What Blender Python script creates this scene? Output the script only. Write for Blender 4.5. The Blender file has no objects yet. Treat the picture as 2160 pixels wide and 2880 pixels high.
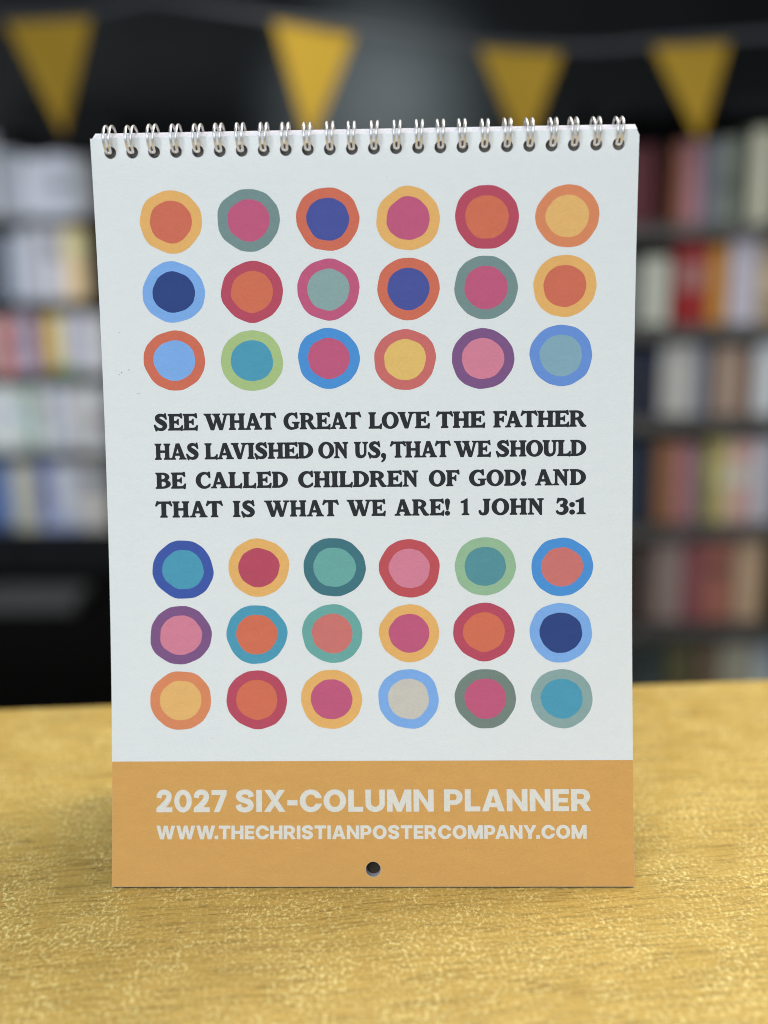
import bpy, bmesh, math, random
from mathutils import Vector, Matrix
from mathutils.geometry import delaunay_2d_cdt

scene = bpy.context.scene
COL = scene.collection

# ------------------------------------------------------------------ camera
cam_d = bpy.data.cameras.new("camera")
cam = bpy.data.objects.new("camera", cam_d)
COL.objects.link(cam)
R_RIGHT = Vector((0.99962585, 0.02282497, -0.01507247))
R_DOWN = Vector((-0.00894088, -0.24810701, -0.96869137))
R_FWD = Vector((-0.02584993, 0.9684637, -0.24781011))
M = Matrix((R_RIGHT, -R_DOWN, -R_FWD)).transposed().to_4x4()
M.translation = Vector((0.01818005, -0.41141509, 0.26097885))
cam.matrix_world = M
cam_d.sensor_fit = 'VERTICAL'
cam_d.sensor_height = 36.0
cam_d.sensor_width = 27.0
cam_d.lens = 36.0 * 3250 / 2880
cam_d.clip_start = 0.01
cam_d.clip_end = 60
cam_d.dof.use_dof = True
cam_d.dof.focus_distance = 0.457
cam_d.dof.aperture_fstop = 2.9
scene.camera = cam

# ------------------------------------------------------------------ world, exposure
world = bpy.data.worlds.new("World")
scene.world = world
world.use_nodes = True
bg = world.node_tree.nodes["Background"]
bg.inputs[0].default_value = (0.75, 0.88, 1.0, 1)
bg.inputs[1].default_value = 0.045
scene.view_settings.view_transform = 'Standard'
scene.view_settings.look = 'None'
scene.view_settings.exposure = 0
scene.view_settings.gamma = 1
scene.view_settings.use_curve_mapping = False
scene.render.engine = 'CYCLES'
scene.cycles.max_bounces = 6
scene.cycles.filter_width = 0.95
scene.cycles.use_denoising = True
scene.cycles.sample_clamp_indirect = 4


def area_lamp(name, loc, target, size, watts, colour, size_y=None, spread=180):
    d = bpy.data.lights.new(name, 'AREA')
    d.energy = watts
    d.color = colour
    d.size = size
    if size_y:
        d.shape = 'RECTANGLE'
        d.size_y = size_y
    d.spread = math.radians(spread)
    o = bpy.data.objects.new(name, d)
    o.location = loc
    o.rotation_euler = (Vector(target) - Vector(loc)).to_track_quat('-Z', 'Y').to_euler()
    COL.objects.link(o)
    return o


area_lamp("ceiling_light_front", (-0.30, -1.65, 1.10), (0, 0, 0.12), 1.1, 38, (0.785, 0.90, 1.0))
area_lamp("ceiling_light_side", (1.05, 0.52, 1.25), (0, 0, 0.0), 0.6, 17, (1.0, 0.94, 0.83))
area_lamp("ceiling_light_overhead", (0.15, 0.62, 1.80), (0, 0.05, 0.0), 1.0, 20, (1.0, 0.95, 0.85))
area_lamp("added_fill_left_shelves", (-2.1, 2.3, 0.15), (-1.2, 3.7, -0.08), 0.7, 8.6, (0.95, 0.97, 1.0), spread=110)  # added fill at shelf height, evens out the left book rows
area_lamp("added_fill_right_shelves", (1.75, 0.85, 0.0), (0.70, 2.2, -0.25), 0.6, 2.4, (1.0, 0.97, 0.93), spread=100)  # added low fill from the side for the right bookcase
area_lamp("ceiling_light_wall", (-0.1, 2.9, 0.98), (-0.1, 4.2, 0.66), 0.2, 2.4, (0.85, 0.96, 1.0), spread=40)
area_lamp("ceiling_light_bunting", (-0.15, 1.2, 1.7), (-0.17, 2.05, 0.52), 0.15, 0.45, (1.0, 0.98, 0.9), spread=26)

# ------------------------------------------------------------------ helpers


def tag(o, label=None, cat=None, group=None, kind=None):
    if label: o["label"] = label
    if cat: o["category"] = cat
    if group: o["group"] = group
    if kind: o["kind"] = kind
    return o


def empty(name, loc):
    o = bpy.data.objects.new(name, None)
    o.empty_display_size = 0.02
    o.location = loc
    COL.objects.link(o)
    return o


def link_mesh(name, verts, faces, mats, parent=None, midx=None, smooth=False):
    """verts are world coordinates; the parent is an unrotated Empty or object whose location is subtracted"""
    me = bpy.data.meshes.new(name)
    off = Vector((0, 0, 0))
    p = parent
    while p is not None:
        off += p.location
        p = p.parent
    me.from_pydata([tuple(Vector(v) - off) for v in verts], [], faces)
    for m in (mats if isinstance(mats, (list, tuple)) else [mats]):
        me.materials.append(m)
    if midx:
        for i, pl in enumerate(me.polygons):
            pl.material_index = midx[i]
    if smooth:
        for pl in me.polygons:
            pl.use_smooth = True
    me.update()
    o = bpy.data.objects.new(name, me)
    COL.objects.link(o)
    if parent:
        o.parent = parent
    return o


def bm_obj(name, bm, mats, parent=None, smooth=False):
    bmesh.ops.recalc_face_normals(bm, faces=bm.faces)
    bm.verts.index_update()
    vs = [v.co.copy() for v in bm.verts]
    fs = [[v.index for v in f.verts] for f in bm.faces]
    mi = [f.material_index for f in bm.faces]
    bm.free()
    return link_mesh(name, vs, fs, mats, parent, mi, smooth)


def add_box(bm, x0, x1, y0, y1, z0, z1, bevel=0.0, mat=0):
    r = bmesh.ops.create_cube(bm, size=1.0)
    for v in r['verts']:
        v.co = Vector(((x0 + x1) / 2 + v.co.x * (x1 - x0), (y0 + y1) / 2 + v.co.y * (y1 - y0), (z0 + z1) / 2 + v.co.z * (z1 - z0)))
    fs = {f for v in r['verts'] for f in v.link_faces}
    for f in fs:
        f.material_index = mat
    if bevel:
        es = list({e for v in r['verts'] for e in v.link_edges})
        rb = bmesh.ops.bevel(bm, geom=es, offset=bevel, segments=2, affect='EDGES', profile=0.5)
        for f in rb['faces']:
            f.material_index = mat
    return bm


def lin1(c):
    c /= 255
    return c / 12.92 if c <= 0.04045 else ((c + 0.055) / 1.055) ** 2.4


# ------------------------------------------------------------------ materials


def new_mat(name):
    m = bpy.data.materials.new(name)
    m.use_nodes = True
    nt = m.node_tree
    return m, nt, nt.nodes["Principled BSDF"]


def N(nt, typ, **kw):
    n = nt.nodes.new(typ)
    for k, v in kw.items():
        if k in n.inputs:
            n.inputs[k].default_value = v
        else:
            setattr(n, k, v)
    return n


def ramp(nt, fac, stops):
    r = nt.nodes.new("ShaderNodeValToRGB")
    el = r.color_ramp.elements
    el[0].position, el[0].color = stops[0]
    el[1].position, el[1].color = stops[-1]
    for p, c in stops[1:-1]:
        e = el.new(p)
        e.color = c
    nt.links.new(fac, r.inputs[0])
    return r


def g(v): return (v, v, v, 1)


def simple_mat(name, col, rough=0.6, noise=0.12, scale=60, metallic=0.0, spec=0.4, bump=0.0):
    m, nt, b = new_mat(name)
    tc = N(nt, "ShaderNodeTexCoord")
    nz = N(nt, "ShaderNodeTexNoise", Scale=scale, Detail=3.0)
    nt.links.new(tc.outputs["Object"], nz.inputs["Vector"])
    lo = tuple(c * (1 - noise) for c in col) + (1,)
    hi = tuple(min(1, c * (1 + noise)) for c in col) + (1,)
    r = ramp(nt, nz.outputs[0], [(0.3, lo), (0.7, hi)])
    nt.links.new(r.outputs[0], b.inputs["Base Color"])
    b.inputs["Roughness"].default_value = rough
    b.inputs["Metallic"].default_value = metallic
    b.inputs["Specular IOR Level"].default_value = spec
    if bump:
        bp = N(nt, "ShaderNodeBump", Strength=bump, Distance=0.001)
        nt.links.new(nz.outputs[0], bp.inputs["Height"])
        nt.links.new(bp.outputs[0], b.inputs["Normal"])
    return m


def paper_mat(name, col, fibre=0.05):
    """uncoated paper: fine fibre mottling and a very shallow tooth"""
    m, nt, b = new_mat(name)
    tc = N(nt, "ShaderNodeTexCoord")
    mp = N(nt, "ShaderNodeMapping")
    mp.inputs["Scale"].default_value = (0.6, 1.0, 1.6)
    nt.links.new(tc.outputs["Object"], mp.inputs["Vector"])
    n1 = N(nt, "ShaderNodeTexNoise", Scale=1400.0, Detail=5.0, Roughness=0.7)
    n2 = N(nt, "ShaderNodeTexNoise", Scale=160.0, Detail=3.0)
    nt.links.new(mp.outputs[0], n1.inputs["Vector"])
    nt.links.new(mp.outputs[0], n2.inputs["Vector"])
    ad = N(nt, "ShaderNodeMath", operation='ADD')
    nt.links.new(n1.outputs[0], ad.inputs[0])
    hf = N(nt, "ShaderNodeMath", operation='MULTIPLY')
    hf.inputs[1].default_value = 0.4
    nt.links.new(n2.outputs[0], hf.inputs[0])
    nt.links.new(hf.outputs[0], ad.inputs[1])
    lo = tuple(c * (1 - fibre) for c in col) + (1,)
    hi = tuple(min(1, c * (1 + fibre)) for c in col) + (1,)
    r = ramp(nt, ad.outputs[0], [(0.0, lo), (1.0, hi)])
    mr = N(nt, "ShaderNodeMapRange")
    mr.inputs[1].default_value = 0.45
    mr.inputs[2].default_value = 0.95
    nt.links.new(ad.outputs[0], mr.inputs[0])
    nt.links.new(mr.outputs[0], r.inputs[0])
    nt.links.new(r.outputs[0], b.inputs["Base Color"])
    b.inputs["Roughness"].default_value = 0.75
    b.inputs["Specular IOR Level"].default_value = 0.25
    bp = N(nt, "ShaderNodeBump", Strength=0.55, Distance=0.0003)
    nt.links.new(ad.outputs[0], bp.inputs["Height"])
    nt.links.new(bp.outputs[0], b.inputs["Normal"])
    return m


PAPER = 0.80


def ink(rgb, white=(212, 220, 222)):
    """printed ink: its colour relative to the unprinted paper beside it in the same light"""
    return tuple(min(0.85, lin1(c) / lin1(w) * PAPER) for c, w in zip(rgb, white))


INK_CACHE = {}


def ink_mat(rgb, white=(212, 220, 222)):
    if rgb not in INK_CACHE:
        INK_CACHE[rgb] = paper_mat("printed_ink_%d_%d_%d" % rgb, ink(rgb, white), 0.07)
    return INK_CACHE[rgb]


white_paper = paper_mat("white_uncoated_paper", (0.80, 0.81, 0.81), 0.025)
page_edge = simple_mat("page_edge_paper", (0.64, 0.62, 0.67), 0.8, 0.10, 900)
band_ink = ink_mat((201, 155, 87), (213, 219, 219))
black_ink = ink_mat((37, 40, 44))
pale_print = ink_mat((212, 213, 204), (214, 220, 220))
grey_board = simple_mat("grey_board", (0.42, 0.40, 0.37), 0.85, 0.08, 300)
shade_board = simple_mat("dark_brown_shade", (0.03, 0.02, 0.012), 0.9, 0.15, 200)  # near-black brown that stands in for shade under and inside the calendar
wire_mat = simple_mat("silver_wire", (0.82, 0.81, 0.81), 0.34, 0.05, 200, metallic=0.75)


def wood_mat():
    m, nt, b = new_mat("golden_oak_laminate")
    L = nt.links.new
    tc = N(nt, "ShaderNodeTexCoord")
    rot = N(nt, "ShaderNodeMapping")
    rot.inputs["Rotation"].default_value = (0, 0, math.radians(-7))
    L(tc.outputs["Object"], rot.inputs["Vector"])
    # a slow warp so the grain does not run dead straight
    wn = N(nt, "ShaderNodeTexNoise", Scale=5.0, Detail=2.0)
    L(rot.outputs[0], wn.inputs["Vector"])
    wsub = N(nt, "ShaderNodeVectorMath", operation='SUBTRACT')
    L(wn.outputs["Color"], wsub.inputs[0])
    wsub.inputs[1].default_value = (0.5, 0.5, 0.5)
    wsc = N(nt, "ShaderNodeVectorMath", operation='MULTIPLY')
    L(wsub.outputs[0], wsc.inputs[0])
    wsc.inputs[1].default_value = (0.0, 0.03, 0.0)
    wadd = N(nt, "ShaderNodeVectorMath", operation='ADD')
    L(rot.outputs[0], wadd.inputs[0])
    L(wsc.outputs[0], wadd.inputs[1])

    def noise(sx, sy, detail, rough=0.55, vec=wadd):
        mp = N(nt, "ShaderNodeMapping")
        mp.inputs["Scale"].default_value = (sx, sy, 1)
        L(vec.outputs[0], mp.inputs["Vector"])
        n = N(nt, "ShaderNodeTexNoise", Scale=1.0, Detail=detail, Roughness=rough)
        L(mp.outputs[0], n.inputs["Vector"])
        return n
    broad = noise(4, 26, 4)
    base = ramp(nt, broad.outputs[0], [(0.3, (0.54, 0.35, 0.084, 1)), (0.5, (0.58, 0.382, 0.094, 1)), (0.72, (0.62, 0.418, 0.108, 1))])
    # long fine grain lines, and shorter darker pores
    pores2 = noise(30, 480, 5, 0.68)
    pr2 = ramp(nt, pores2.outputs[0], [(0.34, g(0.64)), (0.54, g(1.0))])
    pores = noise(85, 800, 3, 0.6)
    pr = ramp(nt, pores.outputs[0], [(0.30, g(0.55)), (0.44, g(1.0))])
    mul = N(nt, "ShaderNodeMix", data_type='RGBA', blend_type='MULTIPLY')
    mul.inputs[0].default_value = 1
    L(base.outputs[0], mul.inputs[6]); L(pr.outputs[0], mul.inputs[7])
    mul2 = N(nt, "ShaderNodeMix", data_type='RGBA', blend_type='MULTIPLY')
    mul2.inputs[0].default_value = 1
    L(mul.outputs[2], mul2.inputs[6]); L(pr2.outputs[0], mul2.inputs[7])
    # pale flecks, in loose clusters
    fl = noise(640, 470, 4, 0.72)
    thin = ramp(nt, fl.outputs[0], [(0.49, g(0)), (0.64, g(1))])
    cl = noise(52, 30, 6, 0.66)
    clr = ramp(nt, cl.outputs[0], [(0.36, g(0.12)), (0.62, g(1))])
    flm = N(nt, "ShaderNodeMath", operation='MULTIPLY')
    L(thin.outputs[0], flm.inputs[0]); L(clr.outputs[0], flm.inputs[1])
    mx = N(nt, "ShaderNodeMix", data_type='RGBA')
    L(flm.outputs[0], mx.inputs[0])
    L(mul2.outputs[2], mx.inputs[6])
    mx.inputs[7].default_value = (0.98, 0.83, 0.36, 1)
    L(mx.outputs[2], b.inputs["Base Color"])
    b.inputs["Roughness"].default_value = 0.42
    b.inputs["Specular IOR Level"].default_value = 0.35
    bp = N(nt, "ShaderNodeBump", Strength=0.30, Distance=0.0004)
    L(pr.outputs[0], bp.inputs["Height"])
    L(bp.outputs[0], b.inputs["Normal"])
    return m


wood = wood_mat()
wood_edge = simple_mat("oak_edge_band", (0.42, 0.28, 0.09), 0.5, 0.15, 90)
black_paint = simple_mat("charcoal_wall_paint", (0.017, 0.020, 0.021), 0.7, 0.25, 3)
black_shelf = simple_mat("black_shelf_board", (0.013, 0.014, 0.016), 0.8, 0.25, 20, spec=0.15)
lit_shelf_lip = simple_mat("lit_grey_shelf_lip", (0.10, 0.097, 0.092), 0.5, 0.2, 20)  # light on the black shelf boards, put into the lip colour as grey
black_floor = simple_mat("black_carpet", (0.005, 0.0045, 0.004), 0.95, 0.3, 120, spec=0.08, bump=0.3)
pennant_cloth = simple_mat("mustard_felt", (0.50, 0.315, 0.030), 0.9, 0.12, 250, bump=0.2)
cord_cloth = simple_mat("grey_ribbon", (0.085, 0.09, 0.105), 0.9, 0.12, 150)
box_grey = simple_mat("dark_grey_box", (0.10, 0.10, 0.10), 0.6, 0.1, 40)
book_pages = simple_mat("book_page_block", (0.55, 0.50, 0.40), 0.9, 0.12, 300)

# ------------------------------------------------------------------ the shop behind: floor, wall
bm = bmesh.new(); add_box(bm, -9, 9, -4, 4.6, -1.05, -1.0)
tag(bm_obj("floor", bm, black_floor), kind="structure")
bm = bmesh.new(); add_box(bm, -9, 9, 4.2, 4.3, -0.9995, 2.1)
tag(bm_obj("wall", bm, black_paint), kind="structure")

# ------------------------------------------------------------------ the table: its back edge is turned about 5 degrees
TABLE = empty("table", (0, 0, -1.0))
tag(TABLE, "golden oak topped counter the calendar stands on", "table")
bm = bmesh.new()
c5, s5 = math.cos(math.radians(4.75)), math.sin(math.radians(4.75))
ctr = Vector((0.0, 0.1948))


def tpt(a, d, z):  # a along the back edge, d towards the camera
    return Vector((ctr.x + a * c5 + d * s5, ctr.y + a * s5 - d * c5, z))


def table_slab(a0, a1, d0, d1, z0, z1, bev):
    b = bmesh.new()
    vs = [b.verts.new(tpt(a, d, z)) for z in (z0, z1) for a, d in ((a0, d1), (a1, d1), (a1, d0), (a0, d0))]
    for f in ((3, 2, 1, 0), (4, 5, 6, 7), (0, 1, 5, 4), (1, 2, 6, 5), (2, 3, 7, 6), (3, 0, 4, 7)):
        b.faces.new([vs[i] for i in f])
    bmesh.ops.bevel(b, geom=list(b.edges), offset=bev, segments=2, affect='EDGES', profile=0.5)
    return b


bm_obj("tabletop", table_slab(-0.8, 0.8, 0, 0.62, -0.028, 0.0, 0.002), wood, TABLE)
bm_obj("base_panel", table_slab(-0.76, 0.76, 0.03, 0.59, -0.9995, -0.0285, 0.002), wood_edge, TABLE)

# ------------------------------------------------------------------ the bookcases


def bookcase(label, x0, x1, yf, depth, ztop, shelf_tops, lip, group):
    root = empty("bookcase", ((x0 + x1) / 2, yf + depth / 2, -1.0))
    tag(root, label, "bookcase", group)
    t = 0.022
    for a in (x0 - t, x1):
        b = bmesh.new(); add_box(b, a, a + t, yf, yf + depth, -0.9995, ztop, 0.001)
        bm_obj("side_panel", b, black_shelf, root)
    b = bmesh.new(); add_box(b, x0 + 0.0005, x1 - 0.0005, yf + depth - 0.012, yf + depth, -0.9995, ztop - t - 0.0005)
    bm_obj("back_panel", b, black_shelf, root)
    for z in shelf_tops + [ztop]:
        b = bmesh.new()
        add_box(b, x0 + 0.0005, x1 - 0.0005, yf + 0.0125, yf + depth - 0.0125, z - t, z)
        add_box(b, x0 + 0.0005, x1 - 0.0005, yf, yf + 0.012, z - lip, z + 0.001, 0.001, 1 if (lip < 0.032 and z != ztop) else 0)
        bm_obj("shelf", b, [black_shelf, lit_shelf_lip], root)
    b = bmesh.new(); add_box(b, x0 + 0.0005, x1 - 0.0005, yf + 0.02, yf + 0.04, -0.9995, shelf_tops[-1] - lip - 0.001)
    bm_obj("plinth", b, black_shelf, root)
    return root


def book(x0, x1, yf, z, h, col, label, group, rng, title=None, two=None):
    """a closed book standing on its tail, rounded spine facing the camera, page block showing at the head"""
    w = x1 - x0
    d = rng.uniform(0.125, 0.15)
    root = empty("book", ((x0 + x1) / 2, yf, z))
    tag(root, label, "book", group)
    c = simple_mat("book_cover", col, 0.55, 0.10, 35)
    mats = [c]
    n = 5
    cov = bmesh.new()
    tk = min(0.0022, w * 0.12)
    bulge = min(0.006, w * 0.18)
    outer, inner = [], []
    for i in range(n + 1):
        a = i / n
        x = x0 + 0.0006 + (w - 0.0012) * a
        outer.append((x, yf - bulge * math.sin(math.pi * a)))
    for i in range(n + 1):
        a = i / n
        x = x0 + 0.0006 + tk + (w - 0.0012 - 2 * tk) * a
        inner.append((x, yf + tk + 0.001 - bulge * 0.8 * math.sin(math.pi * a)))
    prof = [(x0 + 0.0006, yf + d)] + outer + [(x1 - 0.0006, yf + d), (x1 - 0.0006 - tk, yf + d)] + inner[::-1] + [(x0 + 0.0006 + tk, yf + d)]
    levels = [z + 0.0005, z + 0.12 * h, z + 0.82 * h, z + h]
    rings = [[cov.verts.new((px, py, zz)) for px, py in prof] for zz in levels]
    m = len(prof)
    if two:
        mats.append(simple_mat("book_cover_panel", two, 0.55, 0.10, 35))
    for k in range(3):
        for i in range(m):
            f = cov.faces.new((rings[k][i], rings[k][(i + 1) % m], rings[k + 1][(i + 1) % m], rings[k + 1][i]))
            f.material_index = 1 if (two and k == 0) else 0
    tess = []
    mm = m
    no = n + 1
    # caps as quads between outer and inner outlines
    for ring in (rings[0], rings[3]):
        O = [ring[0]] + ring[1:1 + no] + [ring[1 + no]]
        I = [ring[m - 1]] + ring[3 + no:3 + 2 * no][::-1] + [ring[2 + no]]
        for i in range(len(O) - 1):
            cov.faces.new((O[i], O[i + 1], I[i + 1], I[i]))
    bm_obj("cover", cov, mats, root)
    pb = bmesh.new()
    add_box(pb, x0 + 0.0008 + tk, x1 - 0.0008 - tk, yf + tk + 0.0015, yf + d - 0.003, z + 0.003, z + h - 0.003)
    bm_obj("page_block", pb, book_pages, root)
    if title:
        tb = bmesh.new()
        z0, z1, tcol = title
        vs = []
        for i in range(n + 1):
            a = 0.06 + 0.88 * i / n
            x = x0 + w * a
            y = yf - bulge * math.sin(math.pi * a) - 0.0004
            vs.append((tb.verts.new((x, y, z + z0 * h)), tb.verts.new((x, y, z + z1 * h))))
        for i in range(n):
            tb.faces.new((vs[i][0], vs[i + 1][0], vs[i + 1][1], vs[i][1]))
        bm_obj("title_panel", tb, simple_mat("title_panel_print", tcol, 0.6, 0.1, 60), root)
    return root


LEFT=[
 (0.275,[
  (-1.513,-1.402,0.284,(0.376,0.389,0.432),'grey hardback just inside the photo edge on the top shelf of white books'),
  (-1.399,-1.323,0.220,(0.362,0.389,0.446),'dull grey book at the left of the broad white top-shelf books'),
  (-1.321,-1.237,0.203,(0.610,0.646,0.733),'broad white book second along on the top shelf of the white-filled bookcase'),
  (-1.234,-1.148,0.207,(0.628,0.665,0.763),"broad white book beside the grey edge of the calendar's upper left, top shelf"),
  (-1.146,-1.077,0.197,(0.362,0.376,0.389),"shaded light grey book touching the calendar's upper left edge, top shelf"),
 ]),
 (-0.010,[
  (-1.502,-1.429,0.227,(0.090,0.103,0.137),'dark slate book at the frame edge on the shelf with the beige book'),
  (-1.426,-1.396,0.191,(0.026,0.046,0.085),'thin navy book at the far end of the shelf with the beige book'),
  (-1.391,-1.346,0.233,(0.446,0.500,0.592),'pale blue-grey book beside the thin navy one'),
  (-1.343,-1.265,0.251,(0.461,0.477,0.533),'mid grey book between the pale blue-grey and lilac-white books'),
  (-1.262,-1.199,0.261,(0.628,0.628,0.684),'lilac-white book directly left of the beige book'),
  (-1.197,-1.121,0.263,(0.800,0.592,0.312),'beige book near the calendar edge, second shelf down'),
  (-1.119,-1.092,0.191,(0.026,0.026,0.032),'thin black book to the right of the beige book'),
 ]),
 (-0.266,[
  (-1.528,-1.456,0.202,(0.376,0.312,0.312),'dusty rose book at the frame edge on the colourful shelf'),
  (-1.454,-1.418,0.183,(0.800,0.214,0.186),'salmon red book at the frame edge on the colourful shelf'),
  (-1.414,-1.379,0.214,(0.525,0.362,0.389),'greyish pink book next to the salmon red one'),
  (-1.376,-1.320,0.204,(0.376,0.349,0.477),'muted lilac book left of the yellow one'),
  (-1.315,-1.280,0.202,(0.446,0.177,0.122),'thin brick brown book just left of the yellow one'),
  (-1.277,-1.231,0.207,(0.783,0.646,0.177),'yellow-green book in the middle of the colourful shelf'),
  (-1.226,-1.170,0.208,(0.575,0.575,0.646),'pale grey book right of the yellow-green one'),
  (-1.167,-1.119,0.208,(0.610,0.610,0.684),'light lilac-grey book next to last before the calendar on the colourful shelf'),
  (-1.116,-1.073,0.202,(0.800,0.800,0.800),'whitish book half hidden by the calendar on the colourful shelf'),
 ]),
 (-0.549,[
  (-1.560,-1.485,0.232,(0.610,0.684,0.665),'off-white book at the frame edge below the colourful shelf'),
  (-1.482,-1.409,0.237,(0.763,0.800,0.800),'bright white book below the salmon red one'),
  (-1.407,-1.355,0.229,(0.432,0.541,0.446),'soft green-grey book in the row of white books'),
  (-1.352,-1.285,0.237,(0.610,0.665,0.646),'white book just right of the soft green-grey one'),
  (-1.282,-1.215,0.234,(0.592,0.610,0.703),'cool white book in the middle of the white row'),
  (-1.212,-1.152,0.237,(0.665,0.674,0.646),'warm white book near the calendar in the white row'),
  (-1.150,-1.083,0.232,(0.628,0.646,0.665),'white book partly behind the calendar in the white row'),
 ]),
 (-0.848,[
  (-1.582,-1.511,0.296,(0.103,0.177,0.376),'dark blue book at the frame edge on the lowest lit shelf'),
  (-1.509,-1.466,0.293,(0.137,0.244,0.610),'blue book with paler top on the lowest lit shelf'),
  (-1.463,-1.368,0.298,(0.592,0.592,0.492),'cream book next to the blue one on the lowest lit shelf'),
  (-1.363,-1.310,0.306,(0.186,0.244,0.575),'navy and lavender book between the cream and white books'),
  (-1.308,-1.218,0.301,(0.665,0.703,0.800),'lavender-white book right of the navy and lavender one'),
  (-1.215,-1.105,0.306,(0.703,0.684,0.637),'warm white book against the calendar edge, lowest lit shelf'),
 ]),
]
RIGHT=[
 (0.234,[
  (0.437,0.477,0.172,(0.153,0.113,0.113),'brown-black book hidden beside the calendar on the top dim shelf'),
  (0.480,0.513,0.157,(0.113,0.029,0.040),'dark wine book against the calendar edge, top dim shelf'),
  (0.514,0.545,0.165,(0.162,0.036,0.048),"dark maroon book near the calendar's upper corner"),
  (0.586,0.607,0.170,(0.437,0.162,0.099),'rust brown book beneath the last pennant'),
  (0.609,0.648,0.175,(0.522,0.256,0.305),'mauve pink book next to the rust brown one'),
  (0.650,0.677,0.173,(0.233,0.256,0.332),'slate blue-grey book between the mauve and green-grey ones'),
  (0.679,0.725,0.178,(0.244,0.280,0.244),'green-grey book below the pennant furthest along'),
  (0.751,0.796,0.196,(0.719,0.719,0.558),'cream book leaning face-out at the frame edge, top dim shelf'),
  (0.799,0.842,0.186,(0.153,0.120,0.074),'brown book past the frame edge on the top dim shelf'),
 ]),
 (0.018,[
  (0.468,0.512,0.141,(0.113,0.136,0.153),'slate book hidden beside the calendar near the red book'),
  (0.523,0.587,0.147,(0.616,0.645,0.558),'thick off-white book left of the red book'),
  (0.596,0.671,0.178,(0.36,0.008,0.012),'thick red book with pink title panel'),
  (0.672,0.713,0.171,(0.676,0.305,0.044),'amber book right of the thick red one'),
  (0.718,0.780,0.217,(0.656,0.625,0.740),'tall lilac-white book right of the amber one'),
  (0.783,0.834,0.171,(0.487,0.375,0.222),'tan book cut by the frame edge beside the tall lilac-white one'),
 ]),
 (-0.187,[
  (0.467,0.512,0.151,(0.053,0.063,0.099),'blue-black book hidden beside the calendar, third dim shelf'),
  (0.526,0.569,0.147,(0.023,0.032,0.068),'dark navy book with nothing to its left, third dim shelf'),
  (0.577,0.650,0.161,(0.577,0.567,0.540),'wide pale grey book on the third dim shelf'),
  (0.652,0.679,0.158,(0.268,0.299,0.390),'thin bluish grey book beside the wide pale grey one'),
  (0.692,0.762,0.155,(0.421,0.305,0.238),'taupe book between two pale ones, third dim shelf'),
  (0.767,0.782,0.135,(0.222,0.086,0.048),'thin brown book right of the taupe one'),
  (0.785,0.841,0.162,(0.719,0.762,0.800),'white book at the frame edge, third dim shelf'),
 ]),
 (-0.439,[
  (0.483,0.521,0.185,(0.040,0.048,0.080),'inky blue book hidden beside the calendar, fourth dim shelf'),
  (0.525,0.558,0.198,(0.023,0.048,0.086),'dark teal-navy book against the calendar edge, fourth dim shelf'),
  (0.573,0.615,0.193,(0.346,0.162,0.080),'orange-brown book on the shelf with the olive yellow one'),
  (0.617,0.659,0.185,(0.487,0.211,0.222),'rose book next to the orange-brown one'),
  (0.661,0.685,0.181,(0.222,0.211,0.268),'charcoal grey book just left of the olive yellow one'),
  (0.687,0.711,0.200,(0.390,0.332,0.053),'narrow olive yellow book'),
  (0.713,0.748,0.196,(0.676,0.577,0.319),'sand cream book right of the olive yellow one'),
  (0.750,0.792,0.193,(0.762,0.470,0.437),'dusty pink book right of the sand cream one'),
  (0.796,0.847,0.196,(0.596,0.596,0.676),'pale lilac-grey book at the frame edge, fourth dim shelf'),
 ]),
 (-0.680,[
  (0.500,0.535,0.180,(0.053,0.044,0.044),'near-black book hidden beside the calendar, fifth dim shelf'),
  (0.546,0.581,0.189,(0.145,0.102,0.089),'umber brown book on the shelf with the maroon one'),
  (0.583,0.649,0.196,(0.346,0.262,0.238),'wide taupe-pink book left of the maroon one'),
  (0.651,0.696,0.194,(0.319,0.099,0.120),'maroon book between taupe-pink and red-brown ones'),
  (0.698,0.763,0.192,(0.453,0.171,0.128),'wide red-brown book right of the maroon one'),
  (0.769,0.834,0.202,(0.596,0.421,0.280),'wide tan book right of the red-brown one'),
  (0.836,0.842,0.197,(0.222,0.190,0.044),'sliver of dark yellow book beside the wide tan one'),
 ]),
 (-0.940,[
  (0.509,0.545,0.184,(0.044,0.048,0.053),'black-green book hidden beside the calendar just above the table'),
  (0.548,0.613,0.198,(0.048,0.068,0.068),'dark green-grey book just above the table edge by the calendar'),
  (0.618,0.684,0.201,(0.145,0.136,0.068),'dark olive book just above the table edge'),
  (0.695,0.744,0.197,(0.233,0.167,0.113),'brown book just above the table edge'),
  (0.749,0.825,0.202,(0.453,0.437,0.346),'pale stone book just above the table edge'),
  (0.827,0.880,0.200,(0.421,0.487,0.540),'blue-grey book just above the table edge at the frame side'),
 ]),
]
rng = random.Random(5)
bookcase("black bookcase full of mostly white books, standing further back in the gloom", -1.60, -0.985, 3.66, 0.22, 0.588,
         [r[0] for r in LEFT], 0.034, "black bookcases along the back of the shop")
for z, bs in LEFT:
    for x0, x1, h, col, label in bs:
        two = None
        title = None
        if rng.random() < 0.4:
            q0 = rng.uniform(.2, .6); kk = rng.choice((0.5, 0.7, 1.4))
            title = (q0, q0 + rng.uniform(.1, .3), tuple(min(.75, c * kk * f) for c, f in zip(col, rng.choice(((1, 1, 1), (.8, .9, 1.1), (1, .85, .8))))))
        if 'paler top' in label: two = (0.10, 0.17, 0.33)
        if 'navy and lavender' in label: two = (0.45, 0.52, 0.80)
        if 'yellow-green' in label: two = (0.20, 0.36, 0.16)
        book(x0, x1, 3.70, z + 0.0005, h, col, label, "books in the white-filled bookcase", rng, title=title, two=two)
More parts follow.
